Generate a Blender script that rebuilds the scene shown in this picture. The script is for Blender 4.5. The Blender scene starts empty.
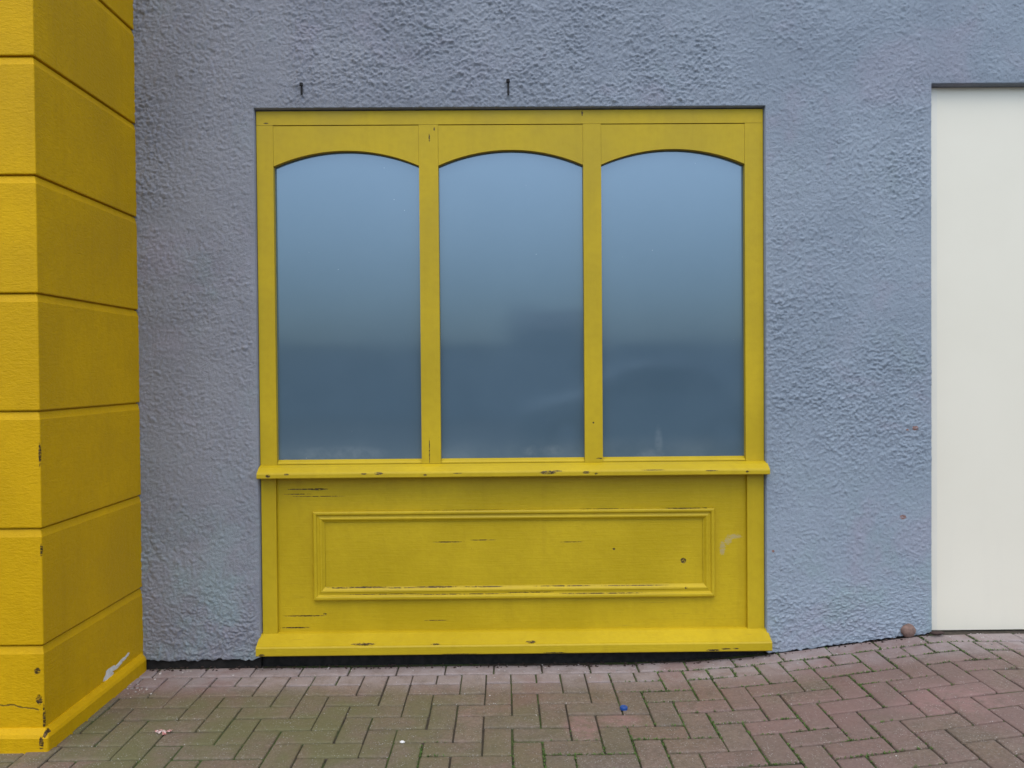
import bpy, bmesh, math, random
import numpy as np
from mathutils import Matrix, Vector
R = math.radians
rng = random.Random(7)
nrng = np.random.default_rng(11)
sc = bpy.context.scene
col = sc.collection

# ------------------------------------------------------------------ helpers
def link(o): col.objects.link(o); return o

def thing(name, label, cat, loc=(0, 0, 0), group=None):
    o = link(bpy.data.objects.new(name, None))
    o.location = loc
    o.empty_display_size = 0.1
    o['label'] = label; o['category'] = cat
    if group: o['group'] = group
    return o

def tag(o, label, cat, group=None):
    o['label'] = label; o['category'] = cat
    if group: o['group'] = group
    return o

def build(name, bm, m, parent=None, smooth=False, bevel=0, kind=None, label=None):
    """bm is in world metres; the object's origin is put on its parent's origin"""
    if bevel:
        es = [e for e in bm.edges if len(e.link_faces) == 2 and e.calc_face_angle(0) > R(30)]
        bmesh.ops.bevel(bm, geom=es, offset=bevel, segments=2, profile=.6, affect='EDGES', clamp_overlap=True)
    if parent:
        bmesh.ops.translate(bm, vec=-parent.matrix_basis.translation, verts=bm.verts)
    bmesh.ops.recalc_face_normals(bm, faces=bm.faces)
    me = bpy.data.meshes.new(name)
    bm.to_mesh(me); bm.free()
    me.materials.append(m)
    if smooth:
        for p in me.polygons: p.use_smooth = True
    o = link(bpy.data.objects.new(name, me))
    if parent: o.parent = parent
    if kind: o['kind'] = kind
    if label: o['label'] = label
    return o

def box(bm, x0, x1, y0, y1, z0, z1, cuts=0):
    v = [bm.verts.new((x, y, z)) for x in (x0, x1) for y in (y0, y1) for z in (z0, z1)]
    for f in ((0, 1, 3, 2), (4, 6, 7, 5), (0, 4, 5, 1), (2, 3, 7, 6), (0, 2, 6, 4), (1, 5, 7, 3)):
        bm.faces.new([v[i] for i in f])
    return v

def extrude_x(bm, prof, x0, x1, shear=0.0):
    """closed profile of (y, z) swept along x; shear lifts the right end"""
    a = [bm.verts.new((x0, y, z)) for y, z in prof]
    b = [bm.verts.new((x1, y, z + shear)) for y, z in prof]
    n = len(prof)
    for i in range(n):
        bm.faces.new((a[i], a[(i + 1) % n], b[(i + 1) % n], b[i]))
    bm.faces.new(a[::-1]); bm.faces.new(b)

# ------------------------------------------------------------------ node helper
class NT:
    def __init__(s, name):
        s.m = bpy.data.materials.new(name); s.m.use_nodes = True
        s.t = s.m.node_tree; s.b = s.t.nodes['Principled BSDF']
        s.geo = s.t.nodes.new('ShaderNodeNewGeometry')
        s.P = s.geo.outputs['Position']
    def n(s, kind, **kw):
        x = s.t.nodes.new(kind)
        for k, v in kw.items(): setattr(x, k, v)
        return x
    def put(s, sock, v):
        if hasattr(v, 'is_linked'): s.t.links.new(v, sock)
        else: sock.default_value = v
    def math(s, op, a, b=0.0, clamp=False):
        x = s.n('ShaderNodeMath', operation=op, use_clamp=clamp)
        s.put(x.inputs[0], a); s.put(x.inputs[1], b); return x.outputs[0]
    def scale(s, vec, k):
        x = s.n('ShaderNodeVectorMath', operation='MULTIPLY')
        s.put(x.inputs[0], vec); x.inputs[1].default_value = k; return x.outputs[0]
    def noise(s, sc_, det=4, rough=.55, vec=None, dist=0):
        x = s.n('ShaderNodeTexNoise')
        s.put(x.inputs['Vector'], vec if vec is not None else s.P)
        x.inputs['Scale'].default_value = sc_; x.inputs['Detail'].default_value = det
        x.inputs['Roughness'].default_value = rough; x.inputs['Distortion'].default_value = dist
        return x.outputs['Fac']
    def vor(s, sc_, vec=None, feature='F1'):
        x = s.n('ShaderNodeTexVoronoi', feature=feature)
        s.put(x.inputs['Vector'], vec if vec is not None else s.P)
        x.inputs['Scale'].default_value = sc_
        return x.outputs['Distance']
    def ramp(s, f, a, b, va=0.0, vb=1.0):
        x = s.n('ShaderNodeMapRange', interpolation_type='SMOOTHSTEP')
        s.put(x.inputs['Value'], f)
        x.inputs['From Min'].default_value = a; x.inputs['From Max'].default_value = b
        x.inputs['To Min'].default_value = va; x.inputs['To Max'].default_value = vb
        return x.outputs['Result']
    def mix(s, f, a, b, mode='MIX'):
        x = s.n('ShaderNodeMix', data_type='RGBA', blend_type=mode)
        s.put(x.inputs[0], f)
        for k, v in ((6, a), (7, b)):
            s.put(x.inputs[k], v if hasattr(v, 'is_linked') else tuple(v) + ((1,) if len(v) == 3 else ()))
        return x.outputs[2]
    def sep(s, vec=None):
        x = s.n('ShaderNodeSeparateXYZ'); s.put(x.inputs[0], vec if vec is not None else s.P)
        return x.outputs
    def ellipses(s, lst, wob=.5, axis=0, soft=False, ymax=None, axis2=2):
        """1 inside any of the (centre_a, centre_z, radius_a, radius_z) marks, with a ragged edge"""
        o = s.sep(); ax, az = o[axis], o[axis2]
        w = s.math('MULTIPLY', s.math('SUBTRACT', s.noise(160, 3), .5), 4 * wob)
        tot = None
        for cx, cz, rx, rz in lst:
            a = s.math('MULTIPLY', s.math('SUBTRACT', ax, cx), 1 / rx)
            b = s.math('MULTIPLY', s.math('SUBTRACT', az, cz), 1 / rz)
            d = s.math('ADD', s.math('MULTIPLY', a, a), s.math('MULTIPLY', b, b))
            tot = d if tot is None else s.math('MINIMUM', tot, d)
        if soft: return s.math('MULTIPLY', s.ramp(tot, 0, 1.0, 1, 0), s.ramp(s.noise(30, 5, .7), .25, .7))
        e = s.ramp(s.math('ADD', tot, w), .6, 1.3, 1.0, 0.0)
        if ymax is not None: e = s.math('MULTIPLY', e, s.math('LESS_THAN', o[1], ymax))
        return s.math('MULTIPLY', e, s.ramp(s.noise(60, 4, .7, s.scale(s.P, (1.0, 1, 3.0))), .36, .50))
    def bump(s, h, strength, dist, prev=None):
        x = s.n('ShaderNodeBump'); s.put(x.inputs['Height'], h)
        x.inputs['Strength'].default_value = strength; x.inputs['Distance'].default_value = dist
        if prev is not None: s.put(x.inputs['Normal'], prev)
        return x.outputs['Normal']
    def out(s, color, rough=.5, normal=None, **kw):
        s.put(s.b.inputs['Base Color'], color if hasattr(color, 'is_linked') else tuple(color) + (1,))
        s.put(s.b.inputs['Roughness'], rough)
        if normal is not None: s.put(s.b.inputs['Normal'], normal)
        for k, v in kw.items(): s.b.inputs[k].default_value = v
        return s.m

# ------------------------------------------------------------------ ground profile (the pavement ramps up towards the boarded door)
_xs = np.linspace(-12, 12, 4801)
def _ss(t): t = np.clip(t, 0, 1); return t * t * (3 - 2 * t)
_sl = .117 * _ss((_xs - .38) / .9) * (1 - _ss((_xs - 1.68) / .22))
_zs = np.concatenate([[0], np.cumsum((_sl[1:] + _sl[:-1]) / 2 * (_xs[1] - _xs[0]))])
def gz(x): return float(np.interp(x, _xs, _zs))

# ------------------------------------------------------------------ vector value noise for the render coat
def vnoise(u, v, seed):
    r = np.random.default_rng(seed); T = r.random((256, 256))
    iu = np.floor(u).astype(int); iv = np.floor(v).astype(int)
    fu = u - iu; fv = v - iv
    fu = fu * fu * (3 - 2 * fu); fv = fv * fv * (3 - 2 * fv)
    a = T[iu % 256, iv % 256]; b = T[(iu + 1) % 256, iv % 256]; c = T[iu % 256, (iv + 1) % 256]; d = T[(iu + 1) % 256, (iv + 1) % 256]
    return (a * (1 - fu) + b * fu) * (1 - fv) + (c * (1 - fu) + d * fu) * fv

# ================================================================== MATERIALS
def yellow(name, base, chips=(), scuffs=(), grain=0.0, axis=0, rough=.46, bumpy=.15, cracks=(), blocky=False, ymax=None, spec=.3):
    k = NT(name)
    big = k.noise(2.2, 4); fine = k.noise(38, 5)
    c = k.mix(k.ramp(big, .3, .7), [q * .88 for q in base], [min(1, q * 1.06) for q in base])
    c = k.mix(k.ramp(fine, .35, .75, 0, .25), c, [base[0] * .78, base[1] * .74, base[2] * .8])
    # grime specks
    sp = k.ramp(k.vor(46), .035, .075, 1, 0)
    spm = k.ramp(k.noise(9, 3), .56, .66)
    c = k.mix(k.math('MULTIPLY', k.math('MULTIPLY', sp, spm), .55), c, (.06, .045, .015))
    h = fine
    if grain:
        gv = k.scale(k.P, (3.0, 3.0, 90.0))
        g = k.noise(1.6, 5, .6, gv, .3)
        gl = k.ramp(g, .66, .74)
        reg = k.ramp(k.noise(3.1, 3), .5, .66)
        gm = k.math('MULTIPLY', gl, k.math('MULTIPLY', reg, grain))
        c = k.mix(gm, c, (.10, .07, .014))
        h = k.math('SUBTRACT', h, k.math('MULTIPLY', gm, 1.5))
        h = k.math('ADD', h, k.math('MULTIPLY', g, .6))
    # faint run-off dirt, stretched vertically
    dv = k.scale(k.P, (14.0, 14.0, 1.1))
    dirt = k.ramp(k.noise(1.5, 4, .6, dv), .5, .8, 0, .16)
    c = k.mix(dirt, c, (base[0] * .55, base[1] * .52, base[2] * .9))
    if scuffs:
        for lst, cc in scuffs:
            sm = k.ellipses(lst, .9, axis); c = k.mix(k.math('MULTIPLY', sm, .38), c, cc)
    if cracks:
        for (x0, z0, x1, z1, w) in cracks:
            o = k.sep(); t = k.math('MULTIPLY', k.math('SUBTRACT', o[axis], x0), 1 / (x1 - x0), True)
            wob = k.math('MULTIPLY', k.math('SUBTRACT', k.noise(26, 4), .5), .022)
            zz = k.math('ADD', k.math('ADD', k.math('MULTIPLY', t, z1 - z0), z0), wob)
            dz = k.math('ABSOLUTE', k.math('SUBTRACT', o[2], zz))
            inx = k.math('MULTIPLY', k.math('GREATER_THAN', o[axis], min(x0, x1)), k.math('LESS_THAN', o[axis], max(x0, x1)))
            cm = k.math('MULTIPLY', k.ramp(dz, w * .4, w, 1, 0), inx)
            c = k.mix(k.math('MULTIPLY', cm, .8), c, (.07, .05, .015)); h = k.math('SUBTRACT', h, cm)
    if chips:
        e = k.ellipses(chips, .45, axis, False, ymax)
        c = k.mix(e, c, k.mix(k.ramp(k.noise(120, 2), .45, .6), (.035, .022, .008), (.12, .07, .022)))
        h = k.math('SUBTRACT', h, k.math('MULTIPLY', e, 2.0))
    h = k.math('ADD', h, k.math('MULTIPLY', k.noise(3.0, 3, .6, k.scale(k.P, (60, 60, 6) if not grain and not blocky else (5, 5, 60))), .5))
    nrm = k.bump(h, bumpy * 1.25, .004)
    if blocky:
        sv = k.scale(k.P, (30.0, 30.0, 62.0))
        pits = k.noise(1.9, 5, .65, sv, .4)
        nrm = k.bump(pits, .42, .006, nrm)
    r = k.ramp(big, .3, .7, rough - .06, rough + .12)
    return k.out(c, r, nrm, **{'Specular IOR Level': spec})

YW = (.53, .372, .009)     # window paint
YP = (.645, .372, .002)      # pillar paint, a little warmer

M_frame = yellow('yellow_frame_paint', YW, bumpy=.12,
    chips=[(-.3215, .905, .0022, .05), (-.310, 2.225, .003, .018), (.335, 2.327, .004, .012), (.374, 1.02, .004, .004),
           (-.995, 2.29, .012, .003), (.40, .868, .014, .003), (-.289, 2.262, .003, .008)])
M_sill = yellow('yellow_sill_paint', YW, bumpy=.15,
    chips=[(-.99, .812, .010, .007), (-.912, .818, .010, .0035), (-.59, .8175, .012, .003), (-.53, .8185, .018, .0055),
           (-.336, .811, .008, .004), (-.20, .817, .02, .002), (.177, .8165, .034, .0075), (.215, .822, .02, .003), (.336, .8155, .014, .006),
           (.378, .8105, .007, .004), (.86, .818, .03, .002), (1.011, .813, .006, .005), (.62, .823, .05, .0016)])
M_panel = yellow('yellow_panel_paint', (.52, .362, .006), grain=.6, bumpy=.22,
    chips=[(-.85, .746, .085, .0028), (-.80, .7455, .04, .0045), (-.885, .725, .06, .0018), (-.80, .715, .11, .0016), (-.86, .205, .085, .0028),
           (-.775, .212, .008, .005), (-.90, .155, .06, .003), (.757, .425, .012, .012), (.46, .478, .006, .005),
           (-.25, .515, .06, .0025), (-.10, .522, .05, .002), (.28, .51, .05, .0018), (-.30, .18, .05, .0016)],
    scuffs=[([(.948, .508, .016, .016), (.925, .478, .012, .03), (.975, .527, .03, .010)], (.36, .34, .31))])
M_mould = yellow('yellow_moulding_paint', YW, grain=.3, bumpy=.18,
    chips=[(-.70, .325, .05, .0028), (-.60, .326, .09, .0032), (-.45, .323, .07, .002), (-.30, .325, .09, .0035), (-.10, .324, .09, .0022), (-.52, .298, .16, .002),
           (-.2, .295, .2, .0018), (.25, .324, .12, .002), (.55, .323, .14, .0018), (.40, .293, .18, .0018), (-.76, .335, .012, .008), (.765, .312, .006, .005),
           (-.2, .6545, .3, .0022), (.42, .655, .16, .003), (.76, .653, .09, .003), (.85, .655, .01, .004), (.10, .30, .1, .0025)])
M_base = yellow('yellow_base_board_paint', YW, grain=.4, bumpy=.2,
    chips=[(.86, .069, .028, .0045), (.915, .074, .02, .003), (.955, .075, .012, .003), (-.60, .106, .05, .0035), (.10, .107, .02, .004), (-.74, .146, .22, .003),
           (-.45, .144, .12, .002), (.50, .146, .02, .003), (.70, .143, .014, .004), (-1.02, .069, .012, .005), (-.3, .104, .02, .002), (.2, .066, .05, .0025), (-.2, .065, .08, .002)])
M_pil_front = yellow('yellow_pillar_paint', YP, bumpy=.2, blocky=True, rough=.52, ymax=-.715, spec=.16,
    chips=[(-1.552, .262, .010, .011), (-1.548, .165, .011, .016), (-1.534, .10, .003, .05), (-1.534, .66, .003, .022), (-1.542, .05, .005, .02), (-1.59, 2.56, .010, .005), (-1.534, .98, .003, .04)],
    cracks=[(-2.0, .20, -1.55, .135, .0035)])
M_pil_skirt = yellow('yellow_plinth_paint', YP, bumpy=.25, blocky=True, rough=.52, ymax=-.715, spec=.16,
    chips=[(-1.53, .03, .008, .022), (-1.52, .06, .006, .012)])

def roughcast():
    k = NT('painted_roughcast')
    o = k.sep()
    lx = k.ramp(o[0], -1.6, 1.9)
    big = k.noise(1.3, 4, .6, None, .6); mid = k.noise(4.5, 5, .65); fine = k.noise(120, 4)
    left = k.mix(k.ramp(big, .34, .66), (.218, .222, .254), (.264, .269, .303))
    right = k.mix(k.ramp(big, .34, .66), (.244, .291, .347), (.289, .339, .398))
    c = k.mix(lx, left, right)
    # weathering: violet and grey-green blotches in the old paint
    c = k.mix(k.ramp(k.noise(2.3, 5, .6, None, 1.0), .52, .70, 0, .4), c, (.31, .28, .345))
    c = k.mix(k.ramp(k.noise(3.4, 5, .65, k.scale(k.P, (1, 1, .8))), .56, .76, 0, .5), c, (.235, .295, .31))
    c = k.mix(k.math('MULTIPLY', k.ramp(o[2], 1.7, 2.6, 0, .25), k.ramp(mid, .3, .65)), c, (.20, .22, .27))  # darker grey towards the top, broken up by noise
    low = k.ramp(o[2], 1.15, .05)
    c = k.mix(k.math('MULTIPLY', low, k.ramp(mid, .42, .66, 0, .7)), c, (.26, .34, .355))
    c = k.mix(k.ramp(k.noise(120, 2, .6), .60, .70, 0, .55), c, (.11, .115, .135))        # dark specks painted in as shade of the pits in the coat
    c = k.mix(k.ramp(fine, .6, .8, 0, .22), c, (.42, .46, .54))
    # rust spots, drips
    e = k.ellipses([(1.733, .987, .012, .010), (1.682, .610, .014, .010), (1.13, .47, .006, .006), (1.70, .98, .006, .004)], .5)
    c = k.mix(k.math('MULTIPLY', e, .8), c, (.24, .085, .035))
    n = k.bump(k.noise(240, 2, .6), .7, .004)
    return k.out(c, k.ramp(mid, .3, .7, .72, .88), n)
M_wall = roughcast()

def simple(name, c, rough=.6, var=.2, s=20, bump=.1, dist=.003, **kw):
    k = NT(name); f = k.noise(s, 5)
    cc = k.mix(k.ramp(f, .3, .7), [q * (1 - var) for q in c], [min(1, q * (1 + var)) for q in c])
    return k.out(cc, rough, k.bump(f, bump, dist), **kw)

M_footing = simple('gap_shade_footing', (.014, .012, .011), .95, .5, 40, .4)  # near-black colour paints in the shade of the gap at the wall foot
M_reveal = simple('reveal_mortar', (.2, .19, .2), .9, .2, 40, .3)  # plain grey mortar for the masonry core
def sheet():
    k = NT('white_sheet'); f = k.noise(1.6, 5, .6)
    c = k.mix(k.ramp(f, .3, .7), (.79, .735, .60), (.815, .76, .625))
    o = k.sep()
    c = k.mix(k.math('MULTIPLY', k.ramp(k.noise(2.5, 4, .6, k.scale(k.P, (5, 5, .6))), .5, .8, 0, .18), k.ramp(o[2], 1.0, .12)), c, (.67, .63, .54))
    return k.out(c, .33, k.bump(k.noise(3, 2), .05, .01))
M_sheet = sheet()
M_trim = simple('white_plastic_trim', (.76, .72, .615), .3, .02, 8, .02)
M_screw = simple('white_screw_cap', (.93, .93, .93), .3, .02, 50, .02)

def glass():
    k = NT('frosted_glass'); o = k.sep()
    streak = k.noise(2.6, 5, .6)
    c = k.mix(k.ramp(streak, .35, .7), (.074, .120, .158), (.081, .129, .168))
    # whitish wash marks and dust near the bottom edge
    e = k.ellipses([(.20, .90, .07, .03), (.11, .90, .05, .03), (.655, .93, .022, .09), (.62, .88, .08, .03), (-.70, .895, .24, .04)], .8, 0, True)
    c = k.mix(k.math('MULTIPLY', e, .30), c, (.26, .31, .34))
    low = k.ramp(o[2], .98, .87)
    c = k.mix(k.math('MULTIPLY', low, k.ramp(streak, .4, .7, .10, .40)), c, (.22, .27, .30))
    sp = k.math('MULTIPLY', k.ramp(k.vor(24), .03, .06, 1, 0), k.ramp(k.noise(5, 2), .56, .62))
    c = k.mix(k.math('MULTIPLY', sp, .6), c, (.4, .42, .42))
    n = k.bump(k.noise(3.5, 3), .06, .004)
    r = k.ramp(k.noise(3, 4), .3, .7, .06, .10)
    return k.out(c, r, n, **{'IOR': 2.45, 'Specular Tint': (.64, .82, 1.0, 1)})
M_glass = glass()

def paver_mat():
    k = NT('clay_paver')
    at = k.n('ShaderNodeAttribute', attribute_name='tint')
    o = k.sep()
    c = at.outputs['Color']
    f = k.noise(55, 5, .65); g = k.noise(4.2, 5, .6)
    c = k.mix(k.ramp(f, .3, .72, 0, .5), c, (.085, .062, .046))
    c = k.mix(k.ramp(k.noise(130, 3, .6), .5, .72, 0, .6), c, (.33, .275, .24))
    c = k.mix(k.ramp(k.noise(11, 5, .65), .45, .70, 0, .55), c, (.105, .078, .058))
    # algae film, strongest towards the left
    alg = k.math('MULTIPLY', k.ramp(o[0], .9, -.8, .15, .9), k.ramp(g, .30, .62, .25, 1))
    alg = k.math('MULTIPLY', alg, k.ramp(o[1], -.10, -.42))
    c = k.mix(alg, c, (.132, .124, .050))
    c = k.mix(k.math('MULTIPLY', k.ramp(o[0], .45, 1.2, 0, .85), k.ramp(k.noise(3.0, 4), .3, .6)), c, (.215, .135, .115))
    c = k.mix(k.math('MULTIPLY', k.math('MULTIPLY', k.ramp(o[0], -.95, -1.2), k.ramp(o[1], -.38, -.15)), k.ramp(k.noise(6, 4), .35, .55, 0, .7)), c, (.235, .118, .108))
    c = k.mix(k.math('MULTIPLY', k.ellipses([(.262, -.60, .085, .13), (.40, -.545, .10, .06), (1.55, -.62, .25, .16), (1.28, -.14, .08, .10), (.36, -.16, .05, .05)], .5, 0, True, None, 1), .95), c, (.29, .165, .148))
    # pale mineral bloom along the wall
    bl = k.math('MULTIPLY', k.ramp(o[1], -.33, -.12), k.ramp(k.noise(14, 5, .6), .30, .62, .35, .9))
    c = k.mix(bl, c, (.325, .268, .258))
    # reddish scoured patches
    red = k.ramp(k.noise(2.1, 4, .55, None, .5), .55, .70, 0, .45)
    c = k.mix(red, c, (.215, .115, .098))
    # pale grit
    sp = k.math('MULTIPLY', k.ramp(k.vor(120), .14, .26, 1, 0), k.ramp(k.noise(22, 3), .44, .6))
    c = k.mix(k.math('MULTIPLY', sp, .75), c, (.46, .42, .39))
    dk = k.ramp(k.vor(190), .06, .16, .45, 0)
    c = k.mix(dk, c, (.05, .04, .032))
    sp2 = k.math('MULTIPLY', k.ramp(k.vor(40), .04, .10, 1, 0), k.ramp(k.noise(7, 2), .57, .62))
    c = k.mix(k.math('MULTIPLY', sp2, .8), c, (.55, .52, .50))
    n = k.bump(k.math('ADD', f, k.math('MULTIPLY', k.noise(210, 3), .9)), .6, .005)
    return k.out(c, k.ramp(f, .3, .7, .72, .92), n)
M_paver = paver_mat()

def joint_mat():
    k = NT('joint_soil'); f = k.noise(60, 5)
    c = k.mix(k.ramp(f, .3, .7), (.032, .024, .016), (.065, .050, .034))
    moss = k.ramp(k.noise(3.2, 4, .6, None, .6), .43, .58)
    c = k.mix(moss, c, k.mix(k.ramp(k.noise(90, 3), .35, .65), (.035, .058, .012), (.07, .10, .022)))
    return k.out(c, .95, k.bump(f, .5, .005))
M_joint = joint_mat()
M_moss = simple('moss_green', (.072, .13, .02), .8, .45, 60, .2)
M_asphalt = simple('asphalt', (.10, .10, .105), .9, .3, 90, .5)
M_concrete = simple('kerb_concrete', (.26, .25, .24), .85, .2, 30, .3)
M_ground = simple('far_ground', (.10, .105, .09), .95, .3, .4, .1)

# ================================================================== SETTING
# far ground sheet, road, kerb (behind the camera, seen in the panes' reflections)
bm = bmesh.new(); box(bm, -300, 300, -300, 60, -.5, -.18)
build('ground', bm, M_ground, kind='structure')
bm = bmesh.new(); box(bm, -120, 120, -19.3, -4.32, -.17, -.11)
build('road', bm, M_asphalt, kind='structure')
bm = bmesh.new(); box(bm, -120, 120, -4.315, -4.17, -.17, -.004)
build('kerb', bm, M_concrete, kind='structure', bevel=.015)

# joint bed under the pavers, follows the ramp
bm = bmesh.new()
xs = [-12, -6, -4] + [-3 + .05 * i for i in range(141)] + [6, 12]
ys = [-4.165, -3, -2, -1, -.5, -.2, 0, .3]
gridv = [[bm.verts.new((x, y, gz(x) - .0068)) for y in ys] for x in xs]
for i in range(len(xs) - 1):
    for j in range(len(ys) - 1):
        bm.faces.new((gridv[i][j], gridv[i + 1][j], gridv[i + 1][j + 1], gridv[i][j + 1]))
build('pavement_joint_bed', bm, M_joint, kind='structure')

# pavers: a stretcher course and cut course along the wall, then 90 degree herringbone
bricks = []
def kind_of(i, kk): return (i - (kk - 4)) % 4
X0, I0, I1, K1 = .216, -34, 34, 36
n = -18
while -.056 + .2 * n < 3.6:
    a = -.056 + .2 * n; bricks.append((a, a + .2, -.1, -.002, 0)); n += 1
for kk in range(1, K1):
    for i in range(I0, I1):
        m = kind_of(i, kk); x = X0 + .1 * i
        if kk == 1 and m in (0, 1, 2): bricks.append((x, x + .1, -.2, -.1, 1))
        elif m == 0: bricks.append((x, x + .2, -.1 * (kk + 1), -.1 * kk, 2))
        elif m == 3: bricks.append((x, x + .1, -.1 * (kk + 2), -.1 * kk, 2))
def rounded_brick(bm, x0, x1, y0, y1):
    gx, gy = rng.uniform(.0020, .0038), rng.uniform(.0040, .0064)
    x0 += gx; x1 -= gx; y0 += gy; y1 -= gy
    j = lambda a: rng.uniform(-a, a)
    x0 += j(.0012); x1 += j(.0012); y0 += j(.0012); y1 += j(.0012)
    dz = j(.0016); tx = j(.006); ty = j(.006); cx, cy = (x0 + x1) / 2, (y0 + y1) / 2
    rot = j(.006)
    b, c = .0038, .0032           # arris round-over
    def ring(ins, z, cr):
        pts = []
        for (sx, sy, a0) in ((1, 1, 0), (-1, 1, 90), (-1, -1, 180), (1, -1, 270)):
            px = (x1 - ins if sx > 0 else x0 + ins) - sx * cr; py = (y1 - ins if sy > 0 else y0 + ins) - sy * cr
            for q in (0, 45, 90):
                a = R(a0 + q); pts.append((px + cr * math.cos(a), py + cr * math.sin(a)))
        vs = []
        for (x, y) in pts:
            dx, dy = x - cx, y - cy
            X, Y = cx + dx - rot * dy, cy + dy + rot * dx
            vs.append(bm.verts.new((X, Y, gz(X) + z + dz + tx * dx + ty * dy + (rng.uniform(-.0006, .0006) if ins > .001 else 0))))
        return vs
    r = [ring(0, -.03, .004), ring(0, -c, .004), ring(b * .35, -c * .35, .004), ring(b, 0, .004), ring(b + .012, .0004, .002)]
    fs = []
    for a, d in zip(r, r[1:]):
        for i in range(12):
            fs.append(bm.faces.new((a[i], a[(i + 1) % 12], d[(i + 1) % 12], d[i])))
    fs.append(bm.faces.new(r[-1]))
    return fs
bm = bmesh.new(); lay = bm.loops.layers.float_color.new('tint')
PAL = [(.178, .132, .105), (.168, .126, .100), (.182, .128, .104), (.172, .132, .108), (.185, .133, .112), (.165, .124, .100), (.175, .131, .102)]
for (x0, x1, y0, y1, t) in bricks:
    if x1 < -3.2 or x0 > 3.4: continue
    if x0 < -1.62 and y0 > -.735 and x1 < -1.50: continue          # under the pillar
    c = rng.choice(PAL); s = rng.uniform(1.02, 1.26); c = (c[0] * rng.uniform(1.0, 1.12), c[1] * rng.uniform(.93, 1.0), c[2] * rng.uniform(.88, .98))
    if rng.random() < .08: c = (.225, .132, .115)
    if t < 2: c = tuple(.6 * a + .4 * b for a, b in zip(c, (.27, .215, .205)))
    for f in rounded_brick(bm, x0, x1, y0, y1):
        f.smooth = True
        for l in f.loops: l[lay] = (c[0] * s, c[1] * s, c[2] * s, 1)
build('pavement', bm, M_paver, kind='structure')

# moss in the joints (nobody could count it)
bm = bmesh.new()
def tuft(x, y, h, cnt, spr):
    for _ in range(cnt):
        px, py = x + rng.gauss(0, spr[0]), y + rng.gauss(0, spr[1])
        a = rng.uniform(0, 6.28); L = rng.uniform(.5, 1.2) * h; w = L * .45
        up = rng.uniform(.25, .8); d = Vector((math.cos(a), math.sin(a), 0)); s = Vector((-d.y, d.x, 0))
        p = Vector((px, py, gz(px) - .005 + rng.uniform(0, .004)))
        t = p + d * L * .7 + Vector((0, 0, L * up)); mid = p + d * L * .4 + Vector((0, 0, L * up * .7))
        bm.faces.new([bm.verts.new(q) for q in (p, mid + s * w * .5, t, mid - s * w * .5)])
dense = [(.16, -.86, .10), (.30, -.80, .10), (-.62, -.93, .05), (-.93, -.95, .05), (-.27, -.78, .05), (1.0, -.64, .10), (1.15, -.85, .12), (.62, -.30, .14), (.80, -.12, .16),
         (1.0, -.2, .16), (1.2, -.1, .16), (1.45, -.15, .18), (1.8, -.15, .2), (.5, -.72, .10), (.72, -.62, .10), (.55, -.28, .08), (.9, -.9, .1), (1.33, -.35, .15), (-.3, -.86, .05), (.05, -.93, .08)]
for (x0, x1, y0, y1, t) in bricks:
    if x1 < -1.6 or x0 > 2.4 or y0 < -1.5: continue
    for (ax, ay, bx, by) in ((x0, y0, x0, y1), (x0, y0, x1, y0)):
        L = math.hypot(bx - ax, by - ay)
        for q in range(int(L / .0035)):
            u = rng.random(); x = ax + (bx - ax) * u; y = ay + (by - ay) * u
            d = max(math.exp(-((x - p) ** 2 + (y - r) ** 2) / (s * s)) for p, r, s in dense)
            if rng.random() < d * .75: tuft(x, y, .0085, 4, (.0016, .0016))
o = build('moss', bm, M_moss); o['kind'] = 'stuff'

# ================================================================== RENDERED WALL
OX0, OX1, OZ1 = -1.040, 1.103, 2.347                # window opening
DX0, DX1, DZ1 = 1.803, 3.05, 2.436                  # door opening
WX0, WX1, WZ1 = -3.4, 4.2, 4.3
def axis(fine0, fine1, step, lo, hi, coarse, snaps):
    a = list(np.arange(fine0, fine1, step)); a += list(np.arange(fine1, hi, coarse)) + [hi]
    if lo < fine0: a = list(np.arange(lo, fine0, coarse)) + a
    a = np.array(sorted(a))
    for s in snaps: a[np.argmin(abs(a - s))] = s
    return np.unique(a)
gx = axis(-1.66, 2.5, .0036, WX0, WX1, .06, (OX0, OX1, DX0, DX1))
gzv = axis(0.0, 2.95, .0036, 0, WZ1, .06, (OZ1, DZ1))
nx, nz = len(gx), len(gzv)
U, V = np.meshgrid(gx, gzv, indexing='ij')
# roughcast relief: thrown grit grains of all sizes on an uneven hand-floated ground, thinner in some patches
calm = _ss((vnoise(U * 1.7 + 9, V * 1.9, 5) - .35) / .3)
fx0, fx1, fz1 = -1.70, 2.5, 2.95
i0, i1 = np.searchsorted(gx, fx0), np.searchsorted(gx, fx1); j1 = np.searchsorted(gzv, fz1)
G = np.zeros_like(U)
NG = 190000
px_ = nrng.uniform(fx0, fx1, NG); pz_ = nrng.uniform(0, fz1, NG)
pr_ = np.clip(nrng.lognormal(math.log(.0049), .34, NG), .0034, .012); ph_ = pr_ * nrng.uniform(.35, .95, NG); asp_ = nrng.uniform(1.0, 1.45, NG); tl_ = nrng.uniform(-.5, .5, NG)
clump = vnoise(px_ * 6, pz_ * 7, 21) * .6 + vnoise(px_ * 1.7 + 9, pz_ * 1.9, 5) * .4
ph_ *= np.interp(px_, [-1.2, .3, 1.2], [1.15, .9, .66]); pr_ *= np.interp(px_, [-1, 1.2], [1.0, .88])
rough_ = np.clip(1.05 - (px_ + 1.5) * .18, .4, 1)
keep = nrng.random(NG) < (.16 + .95 * clump) * rough_
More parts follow.
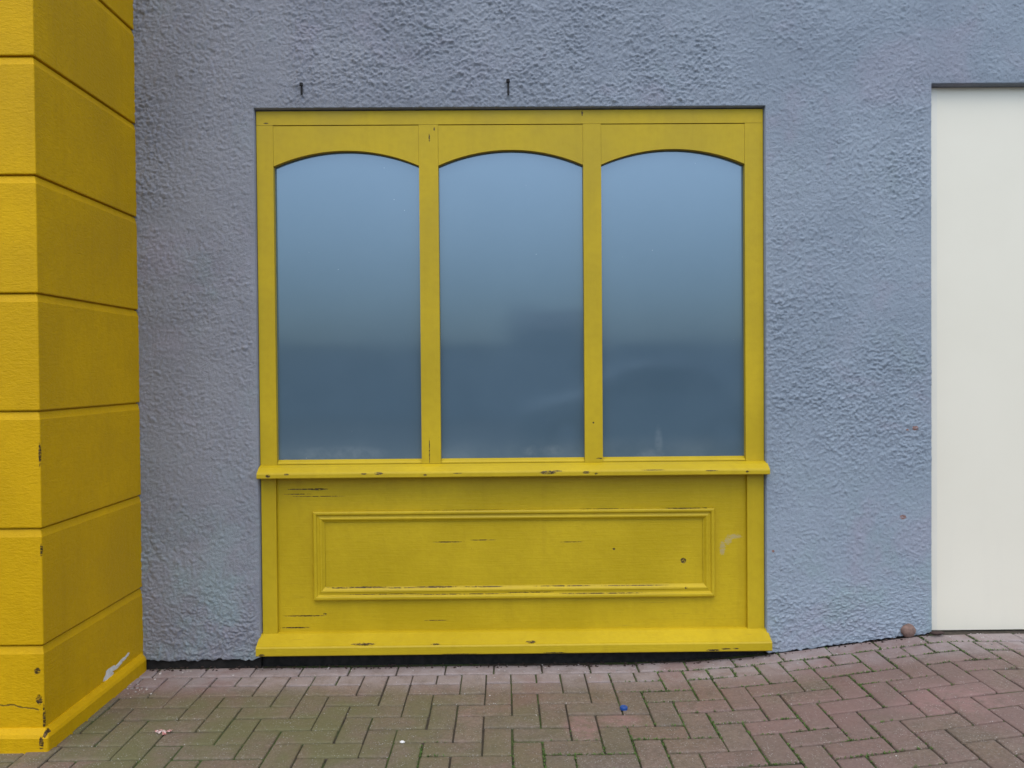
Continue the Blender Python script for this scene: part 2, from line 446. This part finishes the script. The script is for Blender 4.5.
for x, z, r, h, a_, tl in zip(px_[keep], pz_[keep], pr_[keep], ph_[keep], asp_[keep], tl_[keep]):
    ia, ib = np.searchsorted(gx, (x - r * a_ * 1.1, x + r * a_ * 1.1)); ja, jb = np.searchsorted(gzv, (z - r * 1.3, z + r * 1.3))
    du = (gx[ia:ib, None] - x) / (r * a_); dv = (gzv[None, ja:jb] - z - tl * (gx[ia:ib, None] - x)) / r
    q = 1 - du * du - dv * dv
    sub = G[ia:ib, ja:jb]
    np.maximum(sub, np.where(q > 0, h * np.sqrt(np.maximum(q, 0)) * (1.0 + .35 * dv), 0), out=sub)
g2 = vnoise(U * 120 + 40, V * 130 - U * 12, 2); g3 = vnoise(U * 44 + 7, V * 50, 3); g4 = vnoise(U * 11, V * 12, 4); g5 = vnoise(U * 2.1, V * 2.3, 6)
amp = .62 + .55 * calm
def blur(a, n):
    for _ in range(n):
        p = np.pad(a, 1, mode='edge')
        a = (p[:-2, 1:-1] + p[2:, 1:-1] + p[1:-1, :-2] + p[1:-1, 2:]) / 6 + p[1:-1, 1:-1] / 3
    return a
wf = blur(nrng.standard_normal(U.shape), 1); wf /= wf.std()
wc = blur(nrng.standard_normal(U.shape), 3); wc /= wc.std()
loc = vnoise(U * 7, V * 8, 33)
amp = amp * (.65 + .75 * loc)
hgt = amp * (G * .52 + .00085 * wf + .0012 * np.maximum(wc, -.5) + .0008 * g3) + .0018 * g4 + .007 * (g5 - .5)
# ease the coat back to a plain arris at the openings
def edge_d():
    dw = np.maximum(np.maximum(OX0 - U, U - OX1), V - OZ1)
    dd = np.maximum(np.maximum(DX0 - U, U - DX1), V - DZ1)
    return np.minimum(np.abs(dw), np.abs(dd))
ed = np.clip(edge_d() / .035, 0, 1)
hgt = hgt * (.45 + .55 * ed)
Yv = -hgt
gzx = np.interp(gx, _xs, _zs)
rag = .5 * vnoise(gx * 24, gx * 0 + 3, 8) + .5 * vnoise(gx * 70, gx * 0 + 5, 9)
zb = np.maximum(.026 + .020 * rag, gzx - .003 + .014 * rag)
blend = np.clip(1 - V / .35, 0, 1)
Zv = V + blend * zb[:, None]
Uv = U + .002 * (vnoise(U * 40, V * 40, 12) - .5) * ed
verts = np.stack([Uv, Yv, Zv], -1).reshape(-1, 3)
idx = np.arange(nx * nz).reshape(nx, nz)
cx = (gx[:-1] + gx[1:]) / 2; cz = (gzv[:-1] + gzv[1:]) / 2
CX, CZ = np.meshgrid(cx, cz, indexing='ij')
solid = ~(((CX > OX0) & (CX < OX1) & (CZ < OZ1)) | ((CX > DX0) & (CX < DX1) & (CZ < DZ1)))
I, J = np.nonzero(solid)
quads = np.stack([idx[I, J], idx[I + 1, J], idx[I + 1, J + 1], idx[I, J + 1]], -1)
extra_v, extra_q = [], []
base_n = len(verts); back = {}
def bk(v):
    if v not in back:
        p = verts[v].copy(); p[1] = .075; back[v] = base_n + len(extra_v); extra_v.append(p)
    return back[v]
pad = np.pad(solid, 1, constant_values=False)
for (di, dj) in ((1, 0), (-1, 0), (0, 1), (0, -1)):
    nb = pad[1 + di:1 + di + nx - 1, 1 + dj:1 + dj + nz - 1]
    for i, j in zip(*np.nonzero(solid & ~nb)):
        a, b = {(1, 0): (idx[i + 1, j], idx[i + 1, j + 1]), (-1, 0): (idx[i, j + 1], idx[i, j]),
                (0, 1): (idx[i + 1, j + 1], idx[i, j + 1]), (0, -1): (idx[i, j], idx[i + 1, j])}[(di, dj)]
        extra_q.append((int(b), int(a), bk(int(a)), bk(int(b))))
verts = np.concatenate([verts, np.array(extra_v)]); quads = np.concatenate([quads, np.array(extra_q)])
me = bpy.data.meshes.new('rendered_wall')
me.vertices.add(len(verts)); me.vertices.foreach_set('co', verts.astype(np.float32).ravel())
me.loops.add(quads.size); me.loops.foreach_set('vertex_index', quads.astype(np.int32).ravel())
me.polygons.add(len(quads)); me.polygons.foreach_set('loop_start', np.arange(0, quads.size, 4, dtype=np.int32))
me.polygons.foreach_set('use_smooth', np.ones(len(quads), dtype=bool))
me.update(calc_edges=True); me.validate(); me.materials.append(M_wall)
wall = link(bpy.data.objects.new('rendered_wall', me))
tag(wall, 'rough blue-grey roughcast rendered wall around the yellow shop window', 'wall')
# masonry core and blackened footing behind the coat
bm = bmesh.new()
box(bm, WX0, OX0 - .0, .078, .40, -.1, WZ1); box(bm, OX1, DX0, .078, .40, -.1, WZ1); box(bm, DX1, WX1, .078, .40, -.1, WZ1)
box(bm, OX0, OX1, .078, .40, OZ1, WZ1); box(bm, DX0, DX1, .078, .40, DZ1, WZ1); box(bm, OX0, OX1, .16, .40, -.1, OZ1)
box(bm, DX0, DX1, .16, .40, -.1, DZ1)
build('masonry_core', bm, M_reveal, wall)
bm = bmesh.new()
box(bm, WX0, OX0 - .002, .012, .076, -.1, .085); box(bm, OX0 + .002, OX1 - .002, .030, .076, -.1, .10)
# on the ramp the footing climbs with the ground
xs2 = np.linspace(OX1 + .002, DX0 - .002, 15)
for a, b in zip(xs2, xs2[1:]):
    box(bm, a, b, .012, .076, -.1, max(gz(b), .02) + .03)
build('footing', bm, M_footing, wall)
M_nail = simple('rusty_nail_iron', (.008, .007, .008), .8, .3, 80, .2)
for (x, z, L) in ((-.8372, 2.437, .040), (.0232, 2.447, .056)):
    bm = bmesh.new()
    bmesh.ops.create_cone(bm, cap_ends=True, segments=10, radius1=.0042, radius2=.0034, depth=L, matrix=Matrix.Translation((x + .001, -.0115, z - L * .45)))
    bmesh.ops.create_cone(bm, cap_ends=True, segments=12, radius1=.0075, radius2=.007, depth=.012, matrix=Matrix.Translation((x, -.013, z + L * .08)))
    build('nail', bm, M_nail, wall)

# ================================================================== YELLOW PILLAR
PX1, PX0, PY0, PY1 = -1.5315, -2.75, -.722, .05
pil = thing('pillar', 'yellow painted square pillar of wide banded blocks at the left of the wall', 'pillar', (-2.1, -.34, 0))
joints = [.346 + .3877 * i for i in range(9)]
prof = []
prev = .03
for zj in joints:
    prof += [(prev, 0.0), (zj - .029, 0.0), (zj - .026, .0012), (zj - .0045, .0075), (zj - .004, .015), (zj + .001, .015), (zj + .0015, .0015)]
    prev = zj + .005
prof += [(3.75, 0)]
bm = bmesh.new()
def ring(z, ins, r=.004):
    x1, y0 = PX1 - ins, PY0 + ins
    pts = []
    pts += [(PX0, y0)]
    for q in range(0, 5):
        a = R(-90 + 22.5 * q); pts.append((x1 - r + r * math.cos(a), y0 + r + r * math.sin(a)))
    pts += [(x1, PY1), (PX0, PY1)]
    return [bm.verts.new((x, y, z)) for x, y in pts]
rs = [ring(z, i) for z, i in prof]
for a, b in zip(rs, rs[1:]):
    for i in range(len(a)): bm.faces.new((a[i], a[(i + 1) % len(a)], b[(i + 1) % len(a)], b[i]))
bm.faces.new(rs[-1]); bm.faces.new(rs[0][::-1])
build('shaft', bm, M_pil_front, pil)
bm = bmesh.new()
# skirting with a sloped top and a bull-nosed end where it dies into the wall
prof2 = [(-.05, .023), (.046, .023), (.057, .018), (.073, .004), (.0745, -.004)]
rs = []
for z, out in prof2:
    x1, y0 = PX1 + out, PY0 - out; r = .008
    pts = [(PX0, y0)] + [(x1 - r + r * math.cos(R(-90 + 30 * q)), y0 + r + r * math.sin(R(-90 + 30 * q))) for q in range(4)] + [(x1, -.035), (x1 - .004, -.015), (x1 - .02, -.004), (PX0, -.004)]
    rs.append([bm.verts.new((x, y, z)) for x, y in pts])
for a, b in zip(rs, rs[1:]):
    for i in range(len(a)): bm.faces.new((a[i], a[(i + 1) % len(a)], b[(i + 1) % len(a)], b[i]))
bm.faces.new(rs[-1]); bm.faces.new(rs[0][::-1])
skirt = build('plinth', bm, M_pil_skirt, pil)
# smear of white paint on the return face: a thin dried splash
M_splash = simple('white_paint_splash', (.74, .71, .66), .5, .12, 60, .2)
bm = bmesh.new()
for (y, z, ry, rz) in ((-.29, .088, .045, .026), (-.215, .097, .05, .012), (-.15, .106, .03, .008), (-.31, .073, .02, .012)):
    n0 = 18; c0 = bm.verts.new((PX1 + .0016, y, z)); ring0 = []
    for q in range(n0):
        a = 2 * math.pi * q / n0; f = rng.uniform(.6, 1.15)
        ring0.append(bm.verts.new((PX1 + .0006, y + ry * f * math.cos(a), z + rz * f * math.sin(a) + .22 * ry * f * math.cos(a))))
    for q in range(n0): bm.faces.new((c0, ring0[q], ring0[(q + 1) % n0]))
build('paint_splash', bm, M_splash, pil, label='white smear of paint low on the return face')

# ================================================================== SHOP WINDOW
win = thing('shop_window', 'yellow wooden shop window with three arched frosted panes above a moulded panel', 'window', (.03, .04, .06))
FY = .020                                            # face of the frame
JL0, JL1, JR0, JR1 = -1.036, -.9665, 1.0215, 1.099
HZ = 2.281
ML = (-.3545, -.2735); MR = (.3375, .4135)
PZ0 = .869
def part(name, bm, mat, bevel=.0022, **kw): return build(name, bm, mat, win, bevel=bevel, **kw)
bm = bmesh.new(); box(bm, JL0, JR1, FY, .075, HZ + .0012, 2.340); part('head_rail', bm, M_frame)
for x0, x1 in ((JL0, JL1), (JR0, JR1)):
    bm = bmesh.new(); box(bm, x0, x1, FY, .075, .852, HZ); part('jamb', bm, M_frame)
for x0, x1 in (ML, MR):
    bm = bmesh.new(); box(bm, x0, x1, FY, .075, .8528, HZ); part('mullion', bm, M_frame)
bays = ((JL1, ML[0]), (ML[1], MR[0]), (MR[1], JR0))
SPR, APX = 2.110, 2.1745
for bi, (x0, x1) in enumerate(bays):
    # arched head board
    w = (x1 - x0) / 2; s = APX - SPR; rad = (w * w + s * s) / (2 * s); xc = (x0 + x1) / 2
    bm = bmesh.new(); N = 40; e = .0007
    top = HZ - .0026
    lo, hi = [], []
    for q in range(N + 1):
        x = x0 + e + (x1 - x0 - 2 * e) * q / N
        z = APX - rad + math.sqrt(rad * rad - (x - xc) ** 2)
        lo.append((x, z)); hi.append((x, top))
    vf = [[bm.verts.new((x, yy, z)) for x, z in L] for yy in (FY + .0012, .0448) for L in (lo, hi)]
    for q in range(N):
        bm.faces.new((vf[0][q], vf[0][q + 1], vf[1][q + 1], vf[1][q])); bm.faces.new((vf[2][q], vf[3][q], vf[3][q + 1], vf[2][q + 1]))
        bm.faces.new((vf[0][q], vf[2][q], vf[2][q + 1], vf[0][q + 1])); bm.faces.new((vf[1][q], vf[1][q + 1], vf[3][q + 1], vf[3][q]))
    for q in (0, N): bm.faces.new((vf[0][q], vf[1][q], vf[3][q], vf[2][q]))
    es = [ed_ for ed_ in bm.edges if len(ed_.link_faces) == 2 and ed_.calc_face_angle(0) > R(40)]
    bmesh.ops.bevel(bm, geom=es, offset=.0015, segments=2, affect='EDGES')
    part('arch_board', bm, M_frame, 0)
    # pane
    bm = bmesh.new(); box(bm, x0 - .004, x1 + .004, .0455, .052, PZ0 - .01, APX + .02)
    pane = part('pane', bm, M_glass, 0, label=('left', 'middle', 'right')[bi] + ' frosted pane reflecting pale sky')
    # putty line round the glass
    bm = bmesh.new()
    extrude_x(bm, [(.024, .853), (.024, PZ0 - .012), (.030, PZ0 - .006), (.0445, PZ0 + .002), (.0445, .853)], x0 + .001, x1 - .001)
    part('glazing_bead', bm, M_frame, .001)
# sill
bm = bmesh.new()
extrude_x(bm, [(.060, .800), (.060, .8515), (FY - .001, .8515), (-.004, .843), (-.029, .826), (-.0335, .8215), (-.035, .817), (-.035, .8035), (-.032, .800), (-.018, .800), (-.016, .803), (-.010, .803), (-.008, .800)], -1.0365, 1.1065, .0)
part('sill', bm, M_sill, .0012)
# pilasters below
for x0, x1 in ((-1.034, -.972), (1.0265, 1.0975)):
    bm = bmesh.new(); box(bm, x0, x1, FY - .001, .060, .130, .7985); part('pilaster', bm, M_frame, .003)
# lower panel and its moulding
bm = bmesh.new(); box(bm, -.9715, 1.026, .037, .062, .125, .7985)
lowp = part('lower_panel', bm, M_panel, .001)
mo = (-.8185, .8885, .2730, .6525)
mp = [(0, .001), (0, .0135), (.002, .0175), (.006, .0198), (.0115, .0198), (.0155, .0175), (.0175, .0125), (.020, .0110), (.027, .0120), (.031, .0145), (.036, .0135), (.041, .0080), (.0445, .0045), (.0475, .0035), (.0475, .001)]
lp_inv = lowp.matrix_basis.translation
rings = []
for t, hh in mp:
    x0, x1, z0, z1 = mo[0] + t, mo[1] - t, mo[2] + t * (1.18), mo[3] - t
    rings.append([(x0, .036 - hh, z0), (x1, .036 - hh, z0), (x1, .036 - hh, z1), (x0, .036 - hh, z1)])
for k in range(4):
    bm = bmesh.new()
    a = [bm.verts.new(r[k]) for r in rings]; b = [bm.verts.new(r[(k + 1) % 4]) for r in rings]
    for i in range(len(a) - 1): bm.faces.new((a[i], b[i], b[i + 1], a[i + 1]))
    bm.faces.new((a[-1], b[-1], b[0], a[0])); bm.faces.new(a); bm.faces.new(b[::-1])
    bmesh.ops.translate(bm, vec=-Vector((.03, .04, .06)), verts=bm.verts)
    bmesh.ops.recalc_face_normals(bm, faces=bm.faces)
    mm = bpy.data.meshes.new('moulding'); bm.to_mesh(mm); bm.free(); mm.materials.append(M_mould)
    oo = link(bpy.data.objects.new('moulding', mm)); oo.parent = lowp
# base board
bm = bmesh.new()
extrude_x(bm, [(.050, .064), (.050, .138), (.030, .138), (FY - .003, .1355), (-.040, .1040), (-.0465, .1015), (-.050, .0955), (-.050, .066), (-.047, .0625), (-.02, .0625)], -1.044, 1.1085)
base = part('base_board', bm, M_base, .0015)

# ================================================================== WHITE DOOR SHEET
door = thing('door_sheet', 'plain white sheet boarded over the doorway at the right of the grey wall', 'board', (2.4, .05, .12))
zb0 = .1085
bm = bmesh.new(); box(bm, DX0 + .003, DX1 - .003, .043, .062, zb0 + .004, DZ1 - .002); build('sheet', bm, M_sheet, door, bevel=.0015)
bm = bmesh.new(); box(bm, DX0 + .0035, DX0 + .046, .0395, .0435, zb0 + .006, DZ1 - .004); build('edge_trim', bm, M_trim, door, bevel=.001)
for z in (2.405, 1.872, 1.654, .774, .165):
    bm = bmesh.new()
    bmesh.ops.create_uvsphere(bm, u_segments=16, v_segments=8, radius=.0095, matrix=Matrix.Translation((1.8085, .037, z)) @ Matrix.Diagonal((1, .55, 1, 1)))
    build('screw_cap', bm, M_screw, door, smooth=True)
bm = bmesh.new(); box(bm, DX0 + .004, DX1, -.016, .07, .02, .103)
tag(build('threshold', bm, simple('worn_threshold_stone', (.30, .275, .26), .85, .25, 40, .4), bevel=.004), 'worn pale threshold strip under the white sheet at the pavement', 'threshold')

# ================================================================== SMALL THINGS ON THE GROUND
# blue bottle cap
bm = bmesh.new()
cx0, cy0 = .425, -.462; z0 = gz(cx0) + .0012
N = 28
def capring(r, z, wav=0): return [bm.verts.new((cx0 + (r + (wav if q % 2 else 0)) * math.cos(2 * math.pi * q / N), cy0 + (r + (wav if q % 2 else 0)) * math.sin(2 * math.pi * q / N), z0 + z)) for q in range(N)]
cr = [capring(.0135, 0, .0007), capring(.0132, .0085, .0007), capring(.0118, .0108), capring(.0085, .0108), capring(.0076, .0098)]
for a, b in zip(cr, cr[1:]):
    for q in range(N): bm.faces.new((a[q], a[(q + 1) % N], b[(q + 1) % N], b[q]))
bm.faces.new(cr[-1]); bm.faces.new(cr[0][::-1])
cap = build('bottle_cap', bm, simple('blue_plastic', (.006, .06, .26), .45, .1, 60, .05))
tag(cap, 'small bright blue plastic bottle cap lying on the pavers below the window', 'bottle cap')

def pebble(name, x, y, r, squash, mat, label, cat, zoff=0, rugged=1):
    bm = bmesh.new(); bmesh.ops.create_icosphere(bm, subdivisions=3, radius=1)
    ph = [rng.uniform(0, 6.28) for _ in range(6)]
    for v in bm.verts:
        d = v.co.normalized()
        f = 1 + rugged * .10 * math.sin(3 * d.x + ph[0]) + rugged * .09 * math.sin(4 * d.y + ph[1]) + rugged * .08 * math.sin(5 * d.z + ph[2]) + rugged * .04 * math.sin(9 * d.x + 7 * d.y + ph[3])
        v.co = Vector((d.x * f * r[0], d.y * f * r[1], d.z * f * r[2]))
        v.co += Vector((x, y, gz(x) + r[2] * squash + zoff))
    return tag(build(name, bm, mat, smooth=True), label, cat)
pebble('stone', 1.700, -.008, (.031, .016, .031), .85, simple('red_brown_stone', (.20, .125, .10), .85, .25, 50, .5), 'rounded reddish brown stone leaning against the foot of the grey wall', 'stone', 0, .45)
M_soil = simple('dark_rubble', (.05, .03, .024), .95, .4, 60, .6)
pebble('rubble_lump', 1.815, -.024, (.026, .012, .010), 1.1, M_soil, 'dark crumbled lump at the lower left corner of the white sheet', 'rubble')
pebble('pebble', -.352, -.706, (.0085, .005, .004), .8, simple('chalk_white', (.75, .72, .68), .6, .05, 50, .1), 'tiny bright white pebble on the pavers in front of the window', 'pebble')

# crumpled pink and white scrap near the pillar
bm = bmesh.new()
for _ in range(5):
    a = rng.uniform(0, 6.28); cxs, cys = -1.19 + rng.uniform(-.020, .022), -.611 + rng.uniform(-.010, .010)
    L, W = rng.uniform(.016, .026), rng.uniform(.008, .014)
    rows = []
    for i in range(5):
        u = i / 4 - .5
        rows.append([bm.verts.new((cxs + L * u * math.cos(a) - W * v * math.sin(a), cys + L * u * math.sin(a) + W * v * math.cos(a), gz(cxs) + .0025 + rng.uniform(0, .006))) for v in (-.5, 0, .5)])
    for p, q in zip(rows, rows[1:]):
        for j in range(2): bm.faces.new((p[j], p[j + 1], q[j + 1], q[j]))
kk = NT('pink_white_paper'); kk.out(kk.mix(kk.ramp(kk.noise(70, 3), .42, .58), (.60, .48, .44), (.42, .17, .15)), .7)
sc_o = build('paper_scrap', bm, kk.m)
tag(sc_o, 'crumpled pink and white paper scrap on the pavers near the yellow pillar', 'litter')
md = sc_o.modifiers.new('thickness', 'SOLIDIFY'); md.thickness = .0008

# grit and flakes collected along the wall foot
bm = bmesh.new()
def grain(x, y, r):
    m = Matrix.Translation((x, y, gz(x) + r * .35)) @ Matrix.Rotation(rng.uniform(0, 6.28), 4, 'Z') @ Matrix.Diagonal((r, r * rng.uniform(.5, 1), r * rng.uniform(.3, .7), 1))
    bmesh.ops.create_icosphere(bm, subdivisions=1, radius=1, matrix=m)
for _ in range(150): grain(rng.uniform(-1.5, 2.2), -abs(rng.gauss(.05, .05)) - .01, rng.uniform(.0016, .0046))
for _ in range(26): grain(rng.gauss(-1.46, .03), rng.gauss(-.20, .06), rng.uniform(.002, .006))
for _ in range(90): grain(rng.uniform(-1.5, 2.0), rng.uniform(-1.1, -.1), rng.uniform(.0012, .003))
o = build('grit', bm, simple('pale_grit', (.42, .38, .35), .9, .5, 45, .3)); o['kind'] = 'stuff'
bm = bmesh.new()
for _ in range(420):
    x = rng.uniform(-1.5, 1.8); grain(x, rng.uniform(-.035, .012), rng.uniform(.0025, .0065))
o = build('wall_foot_dirt', bm, M_soil); o['kind'] = 'stuff'

# ================================================================== ACROSS THE STREET (reflected in the panes)
bw = thing('boundary_wall', 'long grey wall across the street reflected in the panes', 'wall', (0, -19.5, -.1))
bm = bmesh.new(); box(bm, -70, 70, -19.75, -19.45, -.2, 1.95); build('wall_body', bm, simple('grey_block', (.42, .43, .44), .9, .25, 3, .2), bw)
bm = bmesh.new(); box(bm, -70, 70, -19.79, -19.41, 1.953, 2.05); build('coping', bm, simple('coping_concrete', (.33, .33, .33), .9, .15, 3, .2), bw, bevel=.01)
fh = thing('far_house', 'distant grey house beyond the street wall reflected in the middle pane', 'house', (4, -64, -.1))
bm = bmesh.new(); box(bm, .6, 6.6, -68, -60, -.2, 4.6); build('wall', bm, simple('house_render', (.55, .56, .58), .9, .1, 2, .1), fh)
bm = bmesh.new(); extrude_x(bm, [(-59.6, 4.605), (-68.4, 4.605), (-64, 6.4)], .4, 6.8); build('roof', bm, simple('slate', (.26, .27, .28), .8, .2, 4, .2), fh)
for x in (1.6, 4.4):
    bm = bmesh.new(); box(bm, x, x + 1.1, -60.0, -59.95, 1.4, 2.7); build('window', bm, simple('dark_pane', (.03, .035, .04), .2, .1, 3, 0), fh)

car = thing('parked_car', 'dark grey parked hatchback seen only as a faint reflection in the right pane', 'car', (2.3, -10.4, -.11))
M_cp = simple('grey_car_paint', (.26, .28, .29), .4, .05, 4, 0); M_cp.node_tree.nodes['Principled BSDF'].inputs['Metallic'].default_value = .0
M_cg = simple('car_glass', (.10, .11, .12), .3, .05, 4, 0); M_tyre = simple('tyre_rubber', (.02, .02, .02), .85, .1, 20, .1); M_rim = simple('alloy_rim', (.45, .45, .46), .35, .05, 20, 0)
def side_loft(secs):
    """secs: list of (half width, [(x, z)...]) mirrored about the car's centre line"""
    bm = bmesh.new(); rows = []
    for y, prof in secs: rows.append([bm.verts.new((2.3 + x, -10.4 + y, -.11 + z)) for x, z in prof])
    n = len(rows[0])
    for p, q in zip(rows, rows[1:]):
        for i in range(n): bm.faces.new((p[i], p[(i + 1) % n], q[(i + 1) % n], q[i]))
    bm.faces.new(rows[0][::-1]); bm.faces.new(rows[-1]); return bm
low = [(-2.02, .32), (-2.06, .55), (-1.98, .78), (-1.15, .95), (1.75, .98), (1.98, .85), (2.02, .45), (1.95, .26), (-1.9, .24)]
sh = lambda p, k_, dz=0: [(x * k_, z * (1 - (1 - k_) * .6) + dz) for x, z in p]
build('body', side_loft([(-.86, sh(low, .95)), (-.80, low), (.80, low), (.86, sh(low, .95))]), M_cp, car, bevel=.04)
cab = [(-1.05, .95), (-.35, 1.44), (.2, 1.52), (1.0, 1.49), (1.72, .98)]
build('roof', side_loft([(-.62, sh(cab, .96)), (-.55, cab), (.55, cab), (.62, sh(cab, .96))]), M_cp, car, bevel=.03)
for sg in (-1, 1):
    for prof in ([(-.82, 1.0), (-.28, 1.38), (.22, 1.44), (.24, 1.0)], [(.32, 1.0), (.30, 1.44), (.92, 1.42), (1.45, 1.02)]):
        bm = bmesh.new(); rows = [[bm.verts.new((2.3 + x, -10.4 + sg * (yy + (1.5 - z) * .22), -.11 + z)) for x, z in prof] for yy in (.60, .635)]
        for i in range(4): bm.faces.new((rows[0][i], rows[0][(i + 1) % 4], rows[1][(i + 1) % 4], rows[1][i]))
        bm.faces.new(rows[0]); bm.faces.new(rows[1][::-1]); build('side_window', bm, M_cg, car)
    for wx in (-1.28, 1.30):
        bm = bmesh.new(); rot = Matrix.Rotation(R(90), 4, 'X')
        bmesh.ops.create_cone(bm, cap_ends=True, segments=32, radius1=.31, radius2=.31, depth=.2, matrix=Matrix.Translation((2.3 + wx, -10.4 + sg * .79, .20)) @ rot)
        tyre = build('wheel', bm, M_tyre, car, bevel=.03)
        bm = bmesh.new(); bmesh.ops.create_cone(bm, cap_ends=True, segments=24, radius1=.20, radius2=.20, depth=.03, matrix=Matrix.Translation((2.3 + wx, -10.4 + sg * .895, .20)) @ rot)
        bmesh.ops.translate(bm, vec=-car.location, verts=bm.verts); me_ = bpy.data.meshes.new('rim'); bm.to_mesh(me_); bm.free(); me_.materials.append(M_rim)
        ro = link(bpy.data.objects.new('rim', me_)); ro.parent = tyre

# ================================================================== LIGHT, SKY, CAMERA
SUN_EL, SUN_AZ = 62, -10          # azimuth of the sun seen from the wall: behind the camera, a little to its left
w = bpy.data.worlds.new('World'); sc.world = w; w.use_nodes = True
t = w.node_tree; bg = t.nodes['Background']
sky = t.nodes.new('ShaderNodeTexSky'); sky.sky_type = 'NISHITA'; sky.sun_disc = False
sky.sun_elevation = R(SUN_EL); sky.sun_rotation = R(180 + SUN_AZ)
sky.air_density = 1.3; sky.dust_density = 1.6; sky.ozone_density = 1.5
hs = t.nodes.new('ShaderNodeHueSaturation'); hs.inputs['Saturation'].default_value = .62
t.links.new(sky.outputs[0], hs.inputs['Color'])
# overcast luminance: dark horizon, made-up bright band low down for the pane reflections
tc = t.nodes.new('ShaderNodeTexCoord'); sp = t.nodes.new('ShaderNodeSeparateXYZ'); t.links.new(tc.outputs['Generated'], sp.inputs[0])
cr_ = t.nodes.new('ShaderNodeValToRGB'); t.links.new(sp.outputs[2], cr_.inputs[0])
stops = [(0.0, (.11, .135, .165)), (.11, (.34, .385, .445)), (.30, (.86, .90, .94)), (.60, (.62, .63, .64)), (1.0, (.62, .62, .62))]
while len(cr_.color_ramp.elements) < len(stops): cr_.color_ramp.elements.new(.5)
for e_, (p_, c_) in zip(cr_.color_ramp.elements, stops): e_.position = p_; e_.color = c_ + (1,)
mx = t.nodes.new('ShaderNodeVectorMath'); mx.operation = 'MULTIPLY'
t.links.new(hs.outputs[0], mx.inputs[0]); t.links.new(cr_.outputs[0], mx.inputs[1])
m3 = t.nodes.new('ShaderNodeVectorMath'); m3.operation = 'SCALE'; m3.inputs[3].default_value = 3.0; t.links.new(mx.outputs[0], m3.inputs[0])
t.links.new(m3.outputs[0], bg.inputs[0]); bg.inputs[1].default_value = .10
sl = bpy.data.lights.new('sun', 'SUN'); sl.energy = .85; sl.angle = R(45); sl.color = (1, .945, .87)
so = link(bpy.data.objects.new('sun', sl))
d = Vector((math.sin(R(SUN_AZ)) * math.cos(R(SUN_EL)), -math.cos(R(SUN_AZ)) * math.cos(R(SUN_EL)), math.sin(R(SUN_EL))))
so.rotation_euler = d.to_track_quat('Z', 'Y').to_euler(); so.location = (0, -6, 8)

cam = bpy.data.cameras.new('camera'); cam.sensor_width = 36; cam.lens = 800 / 1024 * 36
cam.clip_start = .05; cam.clip_end = 1000
co = link(bpy.data.objects.new('camera', cam))
r_ = Vector((.99992775, -.00902226, -.00794364)); dn = Vector((-.00807151, -.01422612, -.99986623)); fw = Vector((.00890804, .9998581, -.01429792))
co.matrix_world = Matrix(((r_.x, -dn.x, -fw.x, 0), (r_.y, -dn.y, -fw.y, -3.366), (r_.z, -dn.z, -fw.z, 1.235), (0, 0, 0, 1)))
sc.camera = co
sc.view_settings.view_transform = 'Standard'; sc.view_settings.look = 'None'
sc.view_settings.exposure = .28; sc.view_settings.gamma = 1; sc.view_settings.use_curve_mapping = False
